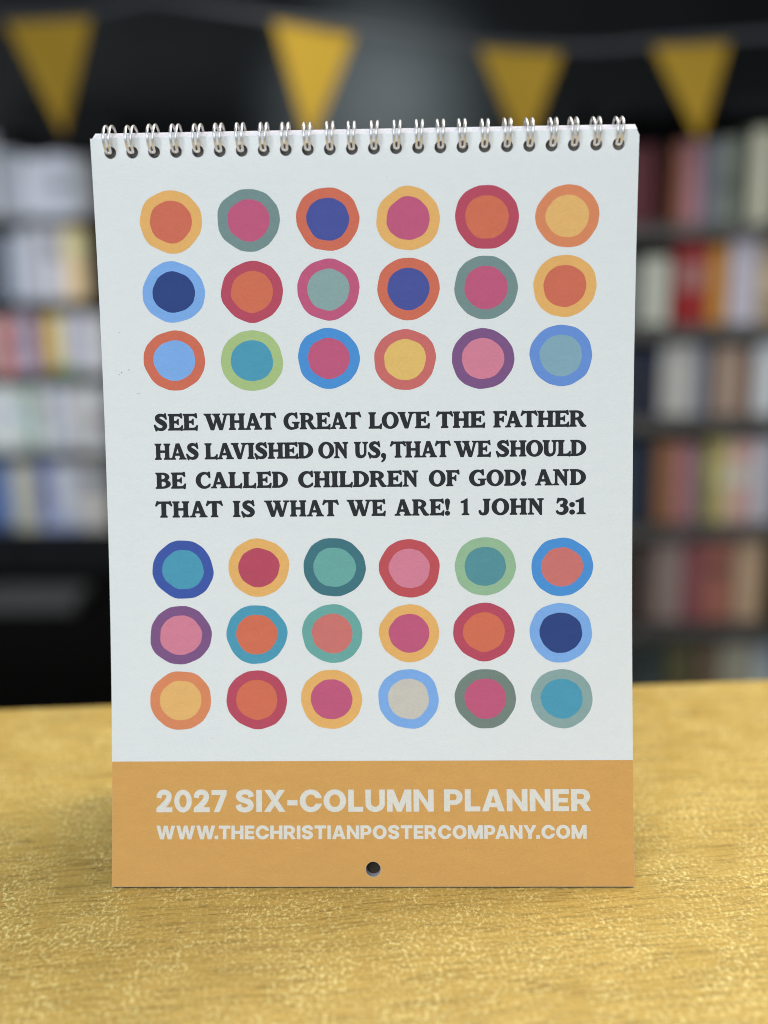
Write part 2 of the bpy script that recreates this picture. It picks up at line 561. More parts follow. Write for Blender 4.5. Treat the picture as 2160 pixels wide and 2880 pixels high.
bookcase("black bookcase of dim mixed-colour books reaching down behind the table", 0.43, 0.96, 2.16, 0.22, 0.488,
         [r[0] for r in RIGHT], 0.030, "black bookcases along the back of the shop")
for z, bs in RIGHT:
    for x0, x1, h, col, label in bs:
        title = None
        if rng.random() < 0.35:
            q0 = rng.uniform(.25, .6); kk = rng.choice((0.45, 0.6, 1.5))
            title = (q0, q0 + rng.uniform(.12, .3), tuple(min(.75, c * kk + 0.02) for c in col))
        if 'pink title panel' in label: title = (0.42, 0.76, (0.42, 0.18, 0.17))
        book(x0, x1, 2.20, z + 0.0005, h, col, label, "books in the dim mixed bookcase", rng, title=title)

bm = bmesh.new(); add_box(bm, -1.75, -1.11, 3.20, 3.40, -0.9995, -0.962, 0.006)
o = bm_obj("storage_box", bm, box_grey)
# ------------------------------------------------------------------ bunting
BUNT = empty("bunting", (-0.1, 2.05, 0.62))
tag(BUNT, "string of mustard yellow triangular pennants swagged above the bookcases", "bunting")
cord_pts = [(-1.35, 0.80), (-0.979, 0.713), (-0.799, 0.66), (-0.706, 0.658), (-0.611, 0.663), (-0.497, 0.685), (-0.371, 0.667), (-0.26, 0.65),
            (-0.085, 0.625), (0.082, 0.599), (0.151, 0.592), (0.328, 0.580), (0.405, 0.580), (0.495, 0.587), (0.659, 0.594), (0.857, 0.606), (1.4, 0.66)]


def cord_z(x):
    for (a, za), (b, zb) in zip(cord_pts, cord_pts[1:]):
        if a <= x <= b:
            return za + (zb - za) * (x - a) / (b - a)
    return cord_pts[0][1]


vs, fs = [], []
xs = [-1.35 + 2.75 * i / 110 for i in range(111)]
for x in xs:
    z = cord_z(x)
    yy = 2.05 + 0.004 * math.sin(x * 17)
    vs += [(x, yy - 0.0012, z - 0.006), (x, yy - 0.0012, z + 0.006), (x, yy + 0.0012, z + 0.006), (x, yy + 0.0012, z - 0.006)]
for i in range(len(xs) - 1):
    for k in range(4):
        a, b = i * 4 + k, i * 4 + (k + 1) % 4
        fs.append((a, b, b + 4, a + 4))
fs += [(3, 2, 1, 0), tuple(len(vs) - 4 + k for k in range(4))]
link_mesh("ribbon", vs, fs, cord_cloth, BUNT)
for a, b, tip in (((-0.797, 0.655), (-0.613, 0.658), (-0.690, 0.420)), ((-0.26, 0.648), (-0.085, 0.622), (-0.188, 0.392)),
                  ((0.151, 0.590), (0.328, 0.578), (0.250, 0.368)), ((0.495, 0.588), (0.658, 0.592), (0.604, 0.384)),
                  ((-1.16, 0.748), (-0.99, 0.714), (-1.10, 0.49)), ((0.83, 0.602), (1.0, 0.62), (0.93, 0.39))):
    mxx = (a[0] + b[0]) / 2
    a = (mxx + (a[0] - mxx) * .94, a[1]); b = (mxx + (b[0] - mxx) * .94, b[1]); tip = (tip[0], tip[1] + 0.010)
    vs, fs = [], []
    nr = 10
    for side in (-1, 1):
        for i in range(nr + 1):
            t = i / nr * 0.985
            for s in (0, .25, .5, .75, 1):
                x = (a[0] + (b[0] - a[0]) * s) * (1 - t) + tip[0] * t
                z = (a[1] + (b[1] - a[1]) * s) * (1 - t) + tip[1] * t - 0.006 * (1 - t)
                y = 2.053 + 0.0035 + 0.006 * t * math.sin(s * 5 + a[0] * 9) + side * 0.0008
                vs.append((x, y, z))
    half = (nr + 1) * 5
    for i in range(nr):
        for s in range(4):
            p = i * 5 + s
            fs.append((p, p + 1, p + 6, p + 5))
            fs.append((half + p + 5, half + p + 6, half + p + 1, half + p))
        for s in (0, 4):
            p = i * 5 + s
            fs.append((p, p + 5, half + p + 5, half + p))
    link_mesh("pennant", vs, fs, pennant_cloth, BUNT)
tag(o, "low dark grey box on the black floor beneath the white-filled bookcase", "box")

# ------------------------------------------------------------------ the calendar
W2, H = 0.105, 0.297
L0, LA, LB = 0.31309, -0.96922, 0.18269
_tab = [(0.0, 0.0)]
_n = 3000
for _i in range(_n):
    _s = 0.305 * (_i + 0.5) / _n
    _t = L0 + LA * _s + LB * _s * _s
    _tab.append((_tab[-1][0] + math.sin(_t) * 0.305 / _n, _tab[-1][1] + math.cos(_t) * 0.305 / _n))


def page(u, s, off=0.0):
    """point of the bowed cover sheet: u across from its middle, s up from its bottom edge, off in front of it"""
    k = max(0.0, min(_n - 1e-6, s / 0.305 * _n))
    i = int(k); f = k - i
    y = _tab[i][0] * (1 - f) + _tab[i + 1][0] * f
    z = _tab[i][1] * (1 - f) + _tab[i + 1][1] * f
    if s < 0:
        y += math.sin(L0) * s; z += math.cos(L0) * s
    th = L0 + LA * s + LB * s * s
    y += u / 0.105 * (-0.0014) * s
    return Vector((u, y - off * math.cos(th), z + off * math.sin(th)))


def inside(p, poly):
    x, y = p
    c = False
    j = len(poly) - 1
    for i in range(len(poly)):
        xi, yi = poly[i]; xj, yj = poly[j]
        if (yi > y) != (yj > y) and x < (xj - xi) * (y - yi) / (yj - yi) + xi:
            c = not c
        j = i
    return c


def fill2d(ops, extra_lines=()):
    """ops: list of ('+'|'-', polygon), applied in order; returns 2-D verts and triangles of the union"""
    verts, edges = [], []
    for _, poly in ops:
        b = len(verts)
        verts += [Vector((float(x), float(y))) for x, y in poly]
        edges += [(b + i, b + (i + 1) % len(poly)) for i in range(len(poly))]
    for (p, q) in extra_lines:
        b = len(verts)
        verts += [Vector(p), Vector(q)]
        edges.append((b, b + 1))
    ov, oe, of, _, _, _ = delaunay_2d_cdt(verts, edges, [], 0, 1e-7)
    keep = []
    boxes = [(min(p[0] for p in po), max(p[0] for p in po), min(p[1] for p in po), max(p[1] for p in po)) for _, po in ops]
    for f in of:
        cx = sum(ov[i].x for i in f) / len(f); cy = sum(ov[i].y for i in f) / len(f)
        st = False
        for (sg, po), bx in zip(ops, boxes):
            if bx[0] <= cx <= bx[1] and bx[2] <= cy <= bx[3] and inside((cx, cy), po):
                st = sg == '+'
        if st:
            keep.append(tuple(f))
    used = sorted({i for f in keep for i in f})
    mp = {i: k for k, i in enumerate(used)}
    return [(ov[i].x, ov[i].y) for i in used], [tuple(mp[i] for i in f) for f in keep]


def circle(cx, cy, r, n=28, ry=None):
    return [(cx + r * math.cos(2 * math.pi * i / n), cy + (ry or r) * math.sin(2 * math.pi * i / n)) for i in range(n)]


def hlines(x0, x1, s0, s1, step=0.006):
    k = int(s0 / step) + 1
    out = []
    while k * step < s1:
        out.append(((x0, k * step + 0.000013), (x1, k * step + 0.000013)))
        k += 1
    return out


def printed(name, ops, mat, parent, off, bounds):
    v2, f = fill2d(ops, hlines(bounds[0] - 0.001, bounds[1] + 0.001, bounds[2], bounds[3]))
    vs = [page(x, y, off) for x, y in v2]
    # face the camera
    ff = []
    for t in f:
        n = (vs[t[1]] - vs[t[0]]).cross(vs[t[2]] - vs[t[0]])
        ff.append(t if n.y < 0 else t[::-1])
    return link_mesh(name, vs, ff, mat, parent)


CAL = empty("desk_calendar", (0, 0, 0))
tag(CAL, "white wire-bound desk calendar printed with coloured dots, standing on the oak table", "calendar")
PITCH = 0.0084667
HOLE_S = H - 0.0053
HOLES = [(PITCH * (i - 11.5) - 0.0001, HOLE_S) for i in range(24)]
NAIL = (0.0006, 0.00745)


def solid_sheet(name, s0, s1, front, back, mats, shear=0.0, inset=0.0, parent=CAL, nail_r=0.003, hole_r=0.0023):
    """a sheet or block of sheets with the punched holes; the back is lifted by shear"""
    outline = [(-W2 + inset, s0), (W2 - inset, s0)] + ([(W2 - inset, s1 - 0.0021), (W2 - inset - 0.0007, s1 - 0.0006), (W2 - inset - 0.0013, s1)] if inset == 0 else [(W2 - inset, s1)]) + [(-W2 + inset, s1)]
    ops = [('+', outline)] + [('-', circle(x, y, hole_r)) for x, y in HOLES] + [('-', circle(NAIL[0], NAIL[1], nail_r))]
    v2, f2 = fill2d(ops, hlines(-W2 - 0.002, W2 + 0.002, s0, s1, 0.004))
    n = len(v2)
    vs = [page(x, y, -front) for x, y in v2] + [page(x, y + (shear if y > s1 - 0.0004 else 0.0), -back) for x, y in v2]
    fs, mi = [], []
    cnt = {}
    for t in f2:
        a = (vs[t[1]] - vs[t[0]]).cross(vs[t[2]] - vs[t[0]])
        t = t if a.y < 0 else t[::-1]
        fs.append(t); mi.append(0)
        fs.append(tuple(i + n for i in t[::-1])); mi.append(0)
        for i in range(3):
            e = (t[i], t[(i + 1) % 3])
            cnt[e] = 1
    for (a, b) in cnt:
        if (b, a) not in cnt:
            fs.append((b, a, a + n, b + n)); mi.append(len(mats) - 1)
    return link_mesh(name, vs, fs, mats, parent, mi)


COVER = solid_sheet("front_cover", 0.00055, H, 0.0, 0.00035, [white_paper, page_edge])
solid_sheet("page_block", 0.0007, H + 0.0002, 0.0006, 0.0052, [white_paper, page_edge], shear=0.0022, inset=0.0008, hole_r=0.00226, nail_r=0.00295)

solid_sheet("contact_shade_sheet", 0.00002, 0.284, 0.00040, 0.00055, [shade_board], inset=0.0006, nail_r=0.00297)  # added dark sheet: paints the contact shade line under the cover
# added dark board behind the pages, standing in for shade in the nail hole
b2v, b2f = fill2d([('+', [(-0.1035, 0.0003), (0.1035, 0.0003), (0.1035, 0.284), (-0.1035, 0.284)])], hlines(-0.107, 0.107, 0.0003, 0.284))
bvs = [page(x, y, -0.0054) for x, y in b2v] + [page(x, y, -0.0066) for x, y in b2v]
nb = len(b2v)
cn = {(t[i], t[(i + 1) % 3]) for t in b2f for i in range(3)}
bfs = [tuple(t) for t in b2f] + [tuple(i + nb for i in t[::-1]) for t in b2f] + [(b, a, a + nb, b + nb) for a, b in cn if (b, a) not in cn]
link_mesh("hole_shade_board", bvs, bfs, shade_board, CAL)

# the rear leaf of the tent: a board hinged on the wire and standing back on the table
top = page(0, H + 0.001, -0.0062)
foot = Vector((0, 0.092, 0.0005))
vs, fs = [], []
d = (foot - top).normalized()
nrm = Vector((0, -d.z, d.y)) * 0.0016
for k, p in enumerate((top, foot)):
    for x in (-0.1042, 0.1042):
        vs += [Vector((x, p.y, p.z)), Vector((x, p.y, p.z)) + (nrm if nrm.z > 0 else -nrm)]
fs = [(0, 2, 6, 4), (1, 5, 7, 3), (0, 1, 3, 2), (4, 6, 7, 5), (0, 4, 5, 1), (2, 3, 7, 6)]
link_mesh("backing_board", vs, fs, grey_board, CAL)

# orange band across the foot of the cover
printed("orange_band", [('+', [(-W2 + 0.00003, 0.0006), (W2 - 0.00003, 0.0006), (W2 - 0.00003, 0.05071), (-W2 + 0.00003, 0.05071)]), ('-', circle(NAIL[0], NAIL[1], 0.00305))],
        band_ink, COVER, 0.00004, (-W2, W2, 0, 0.0507))
tag(COVER, "white cover with dots, verse and an orange foot band")

YO, OR, GT, PK, RO, BL = (219, 172, 102), (200, 108, 82), (110, 138, 138), (182, 86, 122), (197, 106, 84), (68, 80, 152)
LBL, NV, CR, GTL, LG, TB = (118, 166, 225), (42, 66, 126), (174, 72, 94), (130, 161, 161), (160, 188, 128), (72, 149, 178)
BR, OC, YL, CO, YW, PU, PP = (70, 140, 208), (207, 132, 92), (217, 175, 108), (192, 104, 102), (215, 183, 106), (118, 82, 130), (200, 124, 147)
CB, TG, RB, DT, SF, RD, SG = (98, 140, 209), (124, 164, 181), (58, 84, 162), (60, 112, 124), (100, 163, 158), (180, 78, 86), (141, 180, 146)
TL, CS, LGR, DG = (80, 140, 151), (193, 112, 108), (190, 190, 182), (108, 128, 122)
DOTS = [
    (-75.32, 265.42, 12.22, 11.98, YO, RO), (-44.86, 265.55, 12.14, 11.84, GT, PK), (-14.14, 265.55, 12.33, 11.93, RO, BL),
    (-75.32, 238.72, 12.37, 11.88, LBL, NV), (-44.55, 238.31, 12.26, 11.98, CR, OR), (-14.47, 238.79, 12.22, 11.95, PK, GTL),
    (-76.15, 212.02, 12.26, 11.81, RO, LBL), (-45.33, 211.63, 12.37, 11.89, LG, TB), (-14.75, 212.11, 12.26, 11.92, BR, PK),
    (16.96, 265.58, 12.31, 12.11, YO, PK), (47.40, 265.50, 12.36, 11.94, CR, OR), (78.21, 265.44, 12.34, 11.80, OC, YL),
    (16.85, 238.58, 12.23, 12.02, RO, BL), (47.10, 238.76, 12.42, 12.17, GT, PK), (77.67, 238.94, 12.29, 11.91, YO, RO),
    (15.28, 211.33, 12.19, 11.90, CO, YW), (45.95, 211.38, 12.29, 11.88, PU, PP), (76.32, 212.16, 12.28, 11.97, CB, TG),
    (-75.06, 128.40, 12.40, 11.77, RB, TB), (-44.31, 129.00, 12.32, 11.81, YO, CR), (-13.80, 128.90, 12.54, 11.73, DT, SF),
    (-76.26, 101.82, 12.49, 11.85, PU, PP), (-45.52, 101.88, 12.39, 11.84, TB, OR), (-15.18, 102.15, 12.17, 11.90, SF, CS),
    (-76.81, 75.32, 12.36, 11.81, OC, YL), (-45.95, 75.46, 12.29, 11.94, CR, OR), (-15.61, 75.56, 12.39, 11.92, YO, PK),
    (16.12, 128.24, 12.21, 11.80, RD, PP), (46.57, 128.84, 12.28, 11.72, SG, TL), (77.27, 128.41, 12.32, 11.73, BR, CS),
    (15.77, 102.06, 12.18, 11.74, YO, PK), (45.85, 102.36, 12.35, 11.84, CR, OR), (76.59, 101.91, 12.50, 11.96, LBL, NV),
    (15.38, 75.54, 12.17, 12.02, LBL, LGR), (46.21, 75.50, 12.33, 11.91, DG, PK), (76.75, 75.39, 12.38, 11.92, GTL, TB)]
drng = random.Random(21)
for cx, cy, rx, ry, c_out, c_in in DOTS:
    # a scissor-cut disc: straight snips of uneven length
    n = drng.choice((13, 14, 15, 16))
    ph = drng.uniform(0, 6.28)
    ang = sorted(2 * math.pi * (i + drng.uniform(-0.22, 0.22)) / n for i in range(n))
    k2, k3 = drng.uniform(0, 6.28), drng.uniform(0, 6.28)
    rad = [1.0 + 0.010 * math.cos(2 * a + k2) + 0.011 * math.cos(3 * a + k3) + drng.uniform(-0.010, 0.010) for a in ang]
    raw = [(r * math.cos(a), r * math.sin(a)) for a, r in zip(ang, rad)]
    # round the corners slightly
    sm = []
    for i in range(n):
        p, q, r = raw[i - 1], raw[i], raw[(i + 1) % n]
        e = 0.30
        A = (q[0] + (p[0] - q[0]) * e, q[1] + (p[1] - q[1]) * e)
        B = (q[0] + (r[0] - q[0]) * e, q[1] + (r[1] - q[1]) * e)
        sm += [A, ((A[0] + 2 * q[0] + B[0]) / 4, (A[1] + 2 * q[1] + B[1]) / 4), B]
    mx, Mx = min(p[0] for p in sm), max(p[0] for p in sm)
    my, My = min(p[1] for p in sm), max(p[1] for p in sm)
    unit = [((p[0] - (mx + Mx) / 2) * 2 / (Mx - mx), (p[1] - (my + My) / 2) * 2 / (My - my)) for p in sm]
    o_poly = [((cx + rx * x) / 1000, (cy + ry * y) / 1000) for x, y in unit]
    i_poly = [((cx + (rx - 3.95) * x) / 1000, (cy + (ry - 3.85) * y) / 1000) for x, y in unit]
    bnd = ((cx - rx) / 1000, (cx + rx) / 1000, (cy - ry) / 1000, (cy + ry) / 1000)
    v1, f1 = fill2d([('+', o_poly), ('-', i_poly)], hlines(bnd[0] - .001, bnd[1] + .001, bnd[2], bnd[3]))
    v2, f2 = fill2d([('+', i_poly)], hlines(bnd[0] - .001, bnd[1] + .001, bnd[2], bnd[3]))
    vs = [page(x, y, 0.00004) for x, y in v1 + v2]
    fs, mi = [], []
    for k, (ff, o_) in enumerate(((f1, 0), (f2, len(v1)))):
        for t in ff:
            t = tuple(i + o_ for i in t)
            nn = (vs[t[1]] - vs[t[0]]).cross(vs[t[2]] - vs[t[0]])
            fs.append(t if nn.y < 0 else t[::-1]); mi.append(k)
    link_mesh("printed_dot", vs, fs, [ink_mat(c_out), ink_mat(c_in)], COVER, mi)

# small specks of dirt on the paper
SPK = [(-98.36, 206.71, .32), (-97.37, 207.52, .42), (-94.37, 208.56, .38), (-91.2, 199.13, .36), (-90.37, 199.18, .28), (-97.45, 223.29, .25), (38, 15.5, .3), (-64, 60, .22), (9, 281, .25)]
printed("speck", [('+', [((x + r * 0.8 * math.cos(a * 1.05 + x) * (1 + .3 * math.sin(3 * a + y))) / 1000, (y + r * .8 * math.sin(a * 1.05 + x)) / 1000) if False else ((x + r * .58 * math.cos(a) * (1 + .25 * math.sin(2 * a + y))) / 1000, (y + r * .58 * math.sin(a)) / 1000) for a in [6.2832 * i / 9 for i in range(9)]]) for x, y, r in SPK],
        ink_mat((140, 142, 142)), COVER, 0.00007, (-W2, W2, 0.01, 0.29))

# ------------------------------------------------------------------ lettering: heavy soft serif capitals drawn by hand (cap height 1)


def arc(cx, cy, rx, ry, a0, a1, n=14):
    return [(cx + rx * math.cos(math.radians(a0 + (a1 - a0) * i / n)), cy + ry * math.sin(math.radians(a0 + (a1 - a0) * i / n))) for i in range(n + 1)]


def catmull(pts, n=8):
    P = [pts[0]] + list(pts) + [pts[-1]]
    out = []
    for i in range(1, len(P) - 2):
        p0, p1, p2, p3 = P[i - 1], P[i], P[i + 1], P[i + 2]
        for k in range(n):
            t = k / n
            out.append(tuple(0.5 * (2 * b + (-a + c) * t + (2 * a - 5 * b + 4 * c - d_) * t * t + (-a + 3 * b - 3 * c + d_) * t ** 3)
                             for a, b, c, d_ in zip(p0, p1, p2, p3)))
    out.append(tuple(P[-2]))
    return out


def stroke(pts, n=8):
    """variable-width brush stroke; pts = (x, y, width)"""
    c = catmull(pts, n)
    Lf, Rt = [], []
    for i, (x, y, w) in enumerate(c):
        a = c[max(0, i - 1)]; b = c[min(len(c) - 1, i + 1)]
        dx, dy = b[0] - a[0], b[1] - a[1]
        l = math.hypot(dx, dy) or 1
        Lf.append((x - dy / l * w / 2, y + dx / l * w / 2))
        Rt.append((x + dy / l * w / 2, y - dx / l * w / 2))
    return Lf + Rt[::-1]


def foot(a, b, e0=.075, e1=.075):
    return [(a - e0, .0), (b + e1, .0), (b + e1 + .005, .05), (b + .02, .10), (b, .17), (a, .17), (a - .02, .10), (a - e0 - .005, .05)]


def head(a, b, e0=.075, e1=.075):
    return [(x, 1 - y) for x, y in foot(a, b, e0, e1)][::-1]


def rect(x0, x1, y0, y1): return [(x0, y0), (x1, y0), (x1, y1), (x0, y1)]


def stem(a, b, top=True, bot=True, **k):
    o = [('+', rect(a, b, 0.02 if bot else 0, .98 if top else 1))]
    if bot: o.append(('+', foot(a, b, **k)))
    if top: o.append(('+', head(a, b, **k)))
    return o


def low_arm(x0, x1):
    return [('+', [(x0, 0), (x1 - .13, 0), (x1 - .08, -.035), (x1 - .035, -.03), (x1, .26), (x1 - .025, .30), (x1 - .055, .29), (x1 - .14, .165), (x1 - .24, .125), (x0, .12)])]


def top_arm(x0, x1):
    return [('+', [(x0, 1), (x1 - .14, 1), (x1 - .08, 1.045), (x1 - .03, 1.03), (x1, .78), (x1 - .03, .74), (x1 - .065, .75), (x1 - .15, .85), (x1 - .25, .88), (x0, .88)])]


def mid_arm(x0, x1):
    return [('+', [(x0, .45), (x1 - .14, .44), (x1 - .07, .385), (x1 - .045, .33), (x1, .33), (x1 + .005, .69), (x1 - .04, .69), (x1 - .07, .62), (x1 - .14, .57), (x0, .56)])]


def diag(xa, xb, ya, xc, xd, yd): return ('+', [(xa, ya), (xb, ya), (xd, yd), (xc, yd)])


def serif_glyphs():
    G = {}
    G['I'] = (.42, stem(.085, .335))
    G['H'] = (.98, stem(.085, .325) + stem(.655, .895) + [('+', rect(.3, .68, .445, .565))])
    G['E'] = (.86, stem(.085, .335, e1=.0) + top_arm(.2, .84) + mid_arm(.3, .62) + low_arm(.2, .87))
    G['F'] = (.80, stem(.085, .335) + top_arm(.2, .80) + mid_arm(.3, .60))
    G['L'] = (.79, stem(.085, .335) + low_arm(.2, .79))
    tb = [(.17, 1), (.79, 1), (.83, 1.03), (.88, 1.03), (.97, .76), (.955, .72), (.92, .71), (.82, .83), (.72, .88), (.60, .885),
          (.36, .885), (.24, .88), (.14, .83), (.04, .71), (.005, .72), (-.01, .76), (.08, 1.03), (.13, 1.03)]
    G['T'] = (.96, [('+', rect(.355, .605, .02, .95)), ('+', foot(.355, .605)), ('+', tb)])
    G['A'] = (1.0, [('+', [(.36, 1.0), (.58, 1.0), (.93, .04), (.64, .04), (.455, .70), (.225, .04), (.095, .04)]),
                    ('+', [(.43, 1.01), (.55, 1.01), (.58, 1.0), (.36, 1.0)]),
                    ('+', [(.22, .25), (.72, .25), (.68, .37), (.26, .37)]),
                    ('+', [(.0, 0), (.32, 0), (.32, .05), (.255, .10), (.11, .10), (.0, .055)]), ('+', [(.56, 0), (1.0, 0), (1.0, .055), (.92, .10), (.64, .10), (.56, .05)])])
    v = lambda x, w1=.0: [('+', [(x + .08, .96), (x + .36, .96), (x + .57, .33), (x + .74, .96), (x + .87, .96), (x + .61, .02), (x + .575, -.01), (x + .43, -.01), (x + .40, .02)]),
                          ('+', [(x, 1), (x + .44, 1), (x + .44, .95), (x + .36, .90), (x + .10, .90), (x, .945)])]
    G['V'] = (1.0, v(0) + [('+', [(.63, 1), (1.0, 1), (1.0, .945), (.87, .90), (.74, .90), (.63, .95)])])
    G['W'] = (1.5, v(0) + v(.53) + [('+', [(1.16, 1), (1.5, 1), (1.5, .945), (1.39, .90), (1.28, .90), (1.16, .95)])])
    G['N'] = (.92, [('+', rect(.11, .225, .03, .97)), ('+', rect(.665, .79, .03, .97)), ('+', [(.10, 1), (.32, 1), (.79, .25), (.79, -.02), (.72, -.03), (.11, .88)]),
                    ('+', [(.0, 1), (.2, 1), (.2, .90), (.11, .90), (.0, .95)]), ('+', foot(.11, .225, .10, .10)), ('+', head(.665, .79, .10, .10))])
    bowl = lambda w, t, x=.35: [('+', [(.1, 1), (x, 1)] + arc(x, .5, w - x, .5, 90, -90, 20) + [(.1, 0)]),
                                ('-', [(.335, .885), (x + .02, .885)] + arc(x + .02, .5, w - x - .02 - t, .385, 90, -90, 20) + [(.335, .115)])]
    G['D'] = (.93, [('+', foot(.085, .335)), ('+', head(.085, .335))] + bowl(.93, .26) + [('+', rect(.085, .335, .03, .97))])

    def half(w, y0, y1, t, b, x=.40):
        m, h = (y0 + y1) / 2, (y1 - y0) / 2
        return [('+', [(.1, y1), (x, y1)] + arc(x, m, w - x, h, 90, -90, 16) + [(.1, y0)]),
                ('-', [(.335, y1 - b), (x, y1 - b)] + arc(x, m, w - x - t, h - b, 90, -90, 16) + [(.335, y0 + b)])]
    G['B'] = (.88, [('+', foot(.085, .335, e1=0)), ('+', head(.085, .335, e1=0))] + half(.81, .47, 1.0, .235, .105) + half(.88, 0, .57, .25, .11) +
              [('+', rect(.085, .335, .03, .97))])
    G['R'] = (1.0, [('+', foot(.085, .335)), ('+', head(.085, .335, e1=0))] + half(.83, .44, 1.0, .24, .105) + [('+', rect(.085, .335, .03, .97)),
              ('+', [(.36, .52), (.56, .50), (.68, .46), (.90, .11), (.99, .07), (1.0, .02), (.96, -.01), (.78, -.02), (.68, .04), (.46, .45), (.36, .45)])])
    G['O'] = (.98, [('+', circle(.49, .5, .49, 44, .525)), ('-', circle(.49, .5, .235, 36, .405))])
    cbase = [('+', circle(.49, .5, .49, 44, .525)), ('-', circle(.56, .5, .30, 36, .40)), ('-', [(.60, .27), (1.2, .05), (1.2, .95), (.60, .70)])]
    G['C'] = (.86, cbase + [('-', rect(.84, 1.2, -.2, 1.2)),
                            ('+', [(.55, .98), (.70, .99), (.78, 1.05), (.83, 1.04), (.855, .68), (.82, .65), (.78, .66), (.71, .80), (.60, .90)]),
                            ('+', [(.55, .02), (.72, .05), (.84, .16), (.86, .24), (.84, .28), (.80, .27), (.70, .17), (.58, .11)])])
    G['G'] = (.98, cbase + [('-', rect(.80, 1.2, -.2, 1.2)),
                            ('+', [(.55, .98), (.70, .99), (.78, 1.05), (.83, 1.04), (.855, .70), (.82, .67), (.78, .68), (.71, .81), (.60, .90)]),
                            ('+', [(.62, .40), (.66, .40), (.66, .08), (.55, .0), (.75, .02), (.90, .09), (.90, .40)]), ('+', [(.53, .44), (.98, .44), (.98, .385), (.90, .35), (.66, .35), (.53, .385)])])
    G['U'] = (.86, [('+', [(.08, .97), (.32, .97), (.32, .36), (.345, .21), (.43, .135), (.53, .15), (.61, .24), (.635, .38), (.635, .97), (.755, .97), (.755, .36),
                           (.72, .17), (.60, .03), (.42, -.025), (.24, .01), (.12, .12), (.08, .30)]),
                    ('+', head(.08, .32)), ('+', head(.635, .755, .10, .10))])
    G['J'] = (.70, [('+', [(.33, .97), (.58, .97), (.58, .30), (.54, .12), (.42, .0), (.25, -.03), (.10, .01), (.03, .10), (.0, .22), (.03, .29), (.09, .29), (.14, .18), (.20, .12), (.27, .12), (.32, .18), (.33, .30)]),
                    ('+', head(.33, .58))])
    G['S'] = (.82, [('+', stroke([(.73, .72, .07), (.66, .83, .11), (.52, .935, .14), (.34, .935, .17), (.21, .82, .22), (.24, .66, .26), (.41, .53, .29), (.58, .41, .28), (.65, .27, .24), (.58, .12, .19), (.44, .055, .15), (.28, .07, .13), (.14, .17, .11), (.06, .30, .07)])),
                    ('+', [(.60, .96), (.66, 1.05), (.71, 1.05), (.765, .70), (.73, .67), (.69, .69), (.62, .84)]),
                    ('+', [(.22, .05), (.16, -.045), (.11, -.05), (.0, .30), (.03, .345), (.08, .33), (.18, .17)])])
    G['!'] = (.30, [('+', [(.11, .32), (.19, .32), (.27, .72), (.29, .88), (.25, 1.0), (.15, 1.04), (.05, 1.0), (.01, .88), (.03, .72)]), ('+', circle(.15, .115, .14, 24))])
    G['1'] = (.56, [('+', rect(.20, .44, .03, .90)), ('+', foot(.20, .44, .13, .11)), ('+', [(.38, 1.03), (.44, 1.03), (.44, .80), (.20, .78), (.05, .76), (.0, .80), (.01, .86), (.18, .91)])])
    G['3'] = (.72, [('+', stroke([(.11, .80, .10), (.20, .90, .13), (.36, .95, .13), (.52, .87, .19), (.545, .73, .23), (.44, .58, .17), (.27, .54, .11)])),
                    ('+', stroke([(.27, .54, .11), (.44, .52, .16), (.57, .40, .24), (.575, .23, .25), (.46, .08, .19), (.28, .04, .15), (.12, .10, .13), (.05, .22, .09)])),
                    ('+', [(.05, .72), (.10, .69), (.17, .82), (.19, 1.02), (.12, 1.03), (.10, .98)])])
    G[':'] = (.30, [('+', circle(.15, .125, .145, 24)), ('+', circle(.15, .60, .145, 24))])
    G[','] = (.32, [('+', circle(.15, .125, .145, 24)), ('+', [(.16, .02), (.295, .12), (.28, -.06), (.20, -.20), (.06, -.30), (.02, -.25), (.12, -.12)])])
    return G


